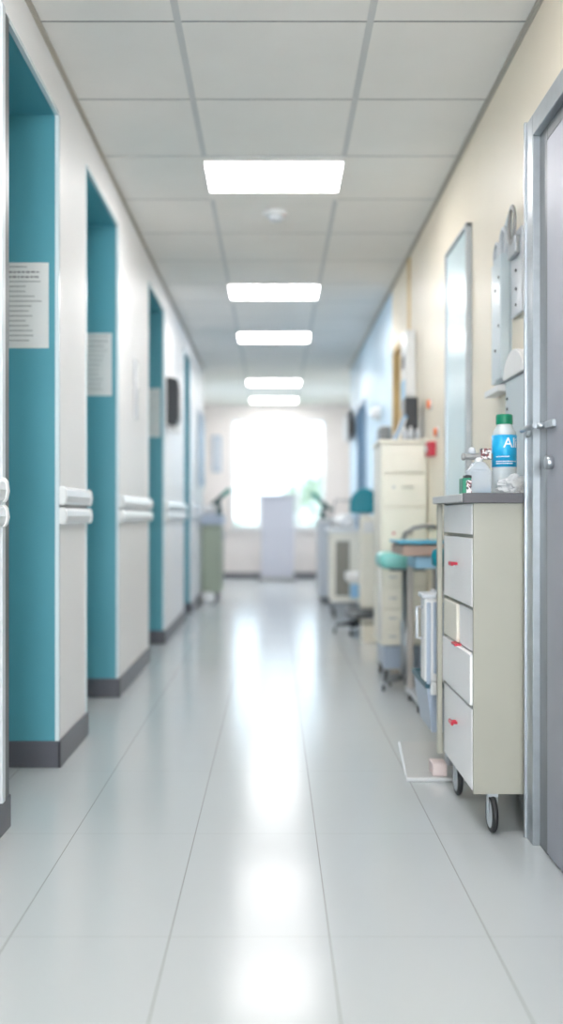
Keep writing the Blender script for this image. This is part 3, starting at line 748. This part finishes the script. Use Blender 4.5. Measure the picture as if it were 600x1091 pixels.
# ------------------------------------------------------------ tall cream cabinet
t = thing('tall_cabinet', 'tall cream drawer cabinet against the right wall', 'cabinet', (.77, 6.05, 0))
KX0, KX1, KY0, KY1 = .645, .926, 5.92, 6.36
obj('body', box(new(), KX0, KX1, KY0+.012, KY1, .22, 1.44, .004), 'cream', t)
obj('top_slab', box(new(), KX0-.010, KX1+.002, KY0-.008, KY1+.005, 1.44, 1.462, .004), 'cream', t)
obj('wheel_base', box(new(), KX0+.02, KX1-.02, KY0+.03, KY1-.03, .075, .215, .01), 'bin', t, label='pale blue grey wheeled base')
zs = [.225, .33, .445, .57, .70, 1.055, 1.255, 1.436]
for i, (a, b) in enumerate(zip(zs, zs[1:])):
    d = obj('drawer', box(new(), KX0+.012, KX1-.008, KY0-.002, KY0+.014, a+.004, b-.004, .004), 'cream', t)
    hz = (a+b)/2
    if i == 6:
        obj('inset_panel', box(new(), KX0+.075, KX0+.245, KY0-.008, KY0, a+.010, b-.06, .004), 'cream', d)
    elif i in (4, 5):
        obj('pull', tube(new(), [(KX0+.13, KY0, hz+.02), (KX0+.13, KY0-.02, hz+.02), (KX0+.19, KY0-.02, hz+.02), (KX0+.19, KY0, hz+.02)], .005), 'cart_cream', d)
        obj('lock', disc(new(), (KX0+.075, KY0-.004, hz+.02), .008, .008, 'Y', 14, .001), 'red' if i == 4 else 'steel', d)
    else:
        obj('pull', tube(new(), [(KX0+.05, KY0, hz), (KX0+.05, KY0-.016, hz), (KX0+.09, KY0-.016, hz), (KX0+.09, KY0, hz)], .004), 'steel', d)
for z in zs[1:-1]: pass
for x, y in ((.68, 5.98), (.68, 6.30), (.86, 5.98), (.86, 6.30)): caster(x, y, .036, t, .018, .08)
obj('side_rail', tube(new(), [(KX0-.006, KY0+.005, .25), (KX0-.006, KY0+.005, .72)], .008), 'white_plastic', t)
# things on it
CT = 1.462
t = thing('dark_case', 'tall dark case standing on the tall cream cabinet', 'case', (.85, 6.15, CT))
obj('case_body', box(new(), .812, .892, 6.08, 6.26, CT, CT+.275, .006), 'black', t); obj('handle', tube(new(), [(.835, 6.17, CT+.272), (.835, 6.17, CT+.30), (.87, 6.17, CT+.30), (.87, 6.17, CT+.272)], .005), 'grey', t)
t = thing('leaning_folder', 'slate blue folder leaning against the dark case on cabinet', 'folder', (.78, 6.1, CT))
obj('cover', prism(new(), [(.735, CT), (.762, CT), (.822, CT+.15), (.806, CT+.165)], 'Y', 6.04, 6.20, .002), 'slate_blue', t)
obj('sheets', prism(new(), [(.748, CT+.001), (.766, CT+.001), (.815, CT+.135), (.806, CT+.14)], 'Y', 6.032, 6.19, .001), 'paper', t)
for x, y, h, l in ((.800, 5.99, .075, 'left small white bottle before the dark case'), (.835, 6.00, .085, 'middle small white bottle before the dark case'), (.872, 5.985, .07, 'right small white bottle before the dark case')):
    t = thing('white_bottle', l, 'bottle', (x, y, CT), 'small white bottles on the cream cabinet')
    obj('bottle_body', lathe(new(), x, y, [(.002, CT), (.015, CT), (.016, CT+h*.65), (.008, CT+h*.8), (.008, CT+h*.82)], 18), 'lgrey', t)
    obj('cap', lathe(new(), x, y, [(.009, CT+h*.8), (.009, CT+h), (.002, CT+h)], 16), 'white_plastic', t)

# ------------------------------------------------------------ treatment chair further back
t = thing('treatment_chair', 'cream backed chair with teal domed headrest and dark caster base', 'chair', (.77, 8.35, 0))
pts = [(.635+.0, 1.03)]
cx, hw = .755, .12
pts = [(cx-hw, 1.025), (cx+hw, 1.025)]+[(cx+hw*math.cos(PI*i/14)*1.0, 1.10+.135*math.sin(PI*i/14)) for i in range(15)]
obj('headrest', prism(new(), pts, 'Y', 8.16, 8.28, .02), 'teal_vinyl', t, label='teal domed headrest')
obj('neck_bracket', box(new(), .72, .80, 8.20, 8.26, .98, 1.03, .004), 'steel', t)
obj('back_shell', box(new(), .715, .865, 8.12, 8.30, .235, 1.00, .02, 3), 'cream', t)
obj('back_inset', box(new(), .735, .845, 8.112, 8.122, .86, .96, .004), 'white_plastic', t)
obj('seat', box(new(), .62, .88, 8.31, 8.62, .44, .52, .02, 3), 'white_plastic', t)
obj('underframe', box(new(), .60, .87, 8.16, 8.52, .16, .225, .015), 'steel_dark', t)
obj('gas_column', lathe(new(), .75, 8.40, [(.05, .07), (.05, .17)], 18), 'black', t)
star_base(t, .72, 8.40, .20, .065, rot=.55, cr=.03, m='black')
t = thing('floor_box', 'beige box on floor beside the chair casters', 'box', (.84, 7.9, 0))
obj('box_body', box(new(), .70, .88, 7.75, 8.0, 0, .15, .008), 'cream', t); obj('lid', box(new(), .695, .885, 7.745, 8.005, .14, .165, .006), 'cart_cream', t)

# instrument trolley
t = thing('instrument_trolley', 'beige trolley with taupe panel beyond the teal topped chair', 'trolley', (.68, 9.9, 0))
obj('body', box(new(), .555, .84, 9.62, 10.15, .16, .84, .008), 'cream', t)
obj('front_panel', box(new(), .60, .74, 9.608, 9.622, .22, .76, .004), 'taupe', t)
obj('top_tray', box(new(), .53, .86, 9.58, 10.19, .84, .88, .01), 'white_plastic', t)
obj('blue_drawer', box(new(), .745, .835, 9.606, 9.622, .20, .34, .004), 'blue_plastic', t)
obj('push_handle', tube(new(), [(.56, 9.64, .88), (.56, 9.60, .99), (.60, 9.58, 1.16), (.74, 9.58, 1.15)], .010), 'grey', t)
for x, y in ((.59, 9.68), (.59, 10.1), (.80, 9.68), (.80, 10.1)): caster(x, y, .055, t, .024, .162)
bm = new(); bmesh.ops.create_icosphere(bm, subdivisions=4, radius=1)
for v in bm.verts:
    p = v.co.copy(); d = 1+.3*nz.noise(p*1.8)
    v.co = Vector((.70+p.x*d*.13, 9.9+p.y*d*.2, max(.882, .93+p.z*d*.09)))
for f in bm.faces: f.smooth = True
tag(obj('linen_pile', bm, 'white_plastic', loc=(.70, 9.9, .88)), 'white heap of linen on the beige trolley', 'linen')
# grey cabinet at the far right
t = thing('side_cabinet', 'pale grey cabinet standing at the far right by corridor end', 'cabinet', (.65, 12.0, 0))
obj('body', box(new(), .52, .90, 11.4, 12.0, .06, .93, .008), 'lgrey', t); obj('countertop', box(new(), .50, .915, 11.37, 12.03, .93, .97, .008), 'white_plastic', t)
obj('plinth', box(new(), .55, .88, 11.44, 11.97, 0, .06, .003), 'base', t)
for x in (.528, .716): 
    d = obj('door', box(new(), x, x+.18, 11.388, 11.40, .08, .91, .004), 'lgrey', t); obj('door_handle', tube(new(), [(x+.15, 11.388, .70), (x+.15, 11.37, .70), (x+.15, 11.37, .82), (x+.15, 11.388, .82)], .006), 'steel', d)
tilted('tilted_monitor', .585, 11.8, .97, -1, 'dark green tilted screen on the far right grey cabinet')

# ------------------------------------------------------------ outside
g = box(new(), -60, 60, YF+.6, 120, -3.6, -3.5); tag(obj('lawn', g, 'grass'), 'lawn outside the far window', 'lawn')['kind'] = 'structure'
def tree(x, y, h, r, label):
    t = thing('tree', label, 'tree', (x, y, -3.5), 'trees outside the window')
    obj('trunk', tube(new(), [(x, y, -3.5), (x+.1, y, -1), (x, y, h-r*.5)], [.22, .16, .08], 10), 'bark', t)
    bm = new(); rn = random.Random(int(x*10))
    for _ in range(2600):
        d = Vector((rn.gauss(0, 1), rn.gauss(0, 1), rn.gauss(0, 1))).normalized()*r*rn.uniform(.55, 1)**.6
        c = Vector((x, y, h))+Vector((d.x*(1+.3*nz.noise(d)), d.y, d.z*1.1*(1+.3*nz.noise(d*.8))))
        u = Vector((rn.gauss(0, 1), rn.gauss(0, 1), rn.gauss(0, 1))).normalized()*.16; v = u.orthogonal().normalized()*.09
        bm.faces.new([bm.verts.new(c+q) for q in (-u, v, u, -v)])
    obj('crown', bm, 'leaf', t)
tree(1.9, 31, .3, 2.2, 'nearer green tree outside the right window pane')
tree(4.6, 36, .6, 2.9, 'farther green tree outside the right window pane')
tree(-1.2, 44, -1.6, 2.2, 'low green tree outside the middle window pane')
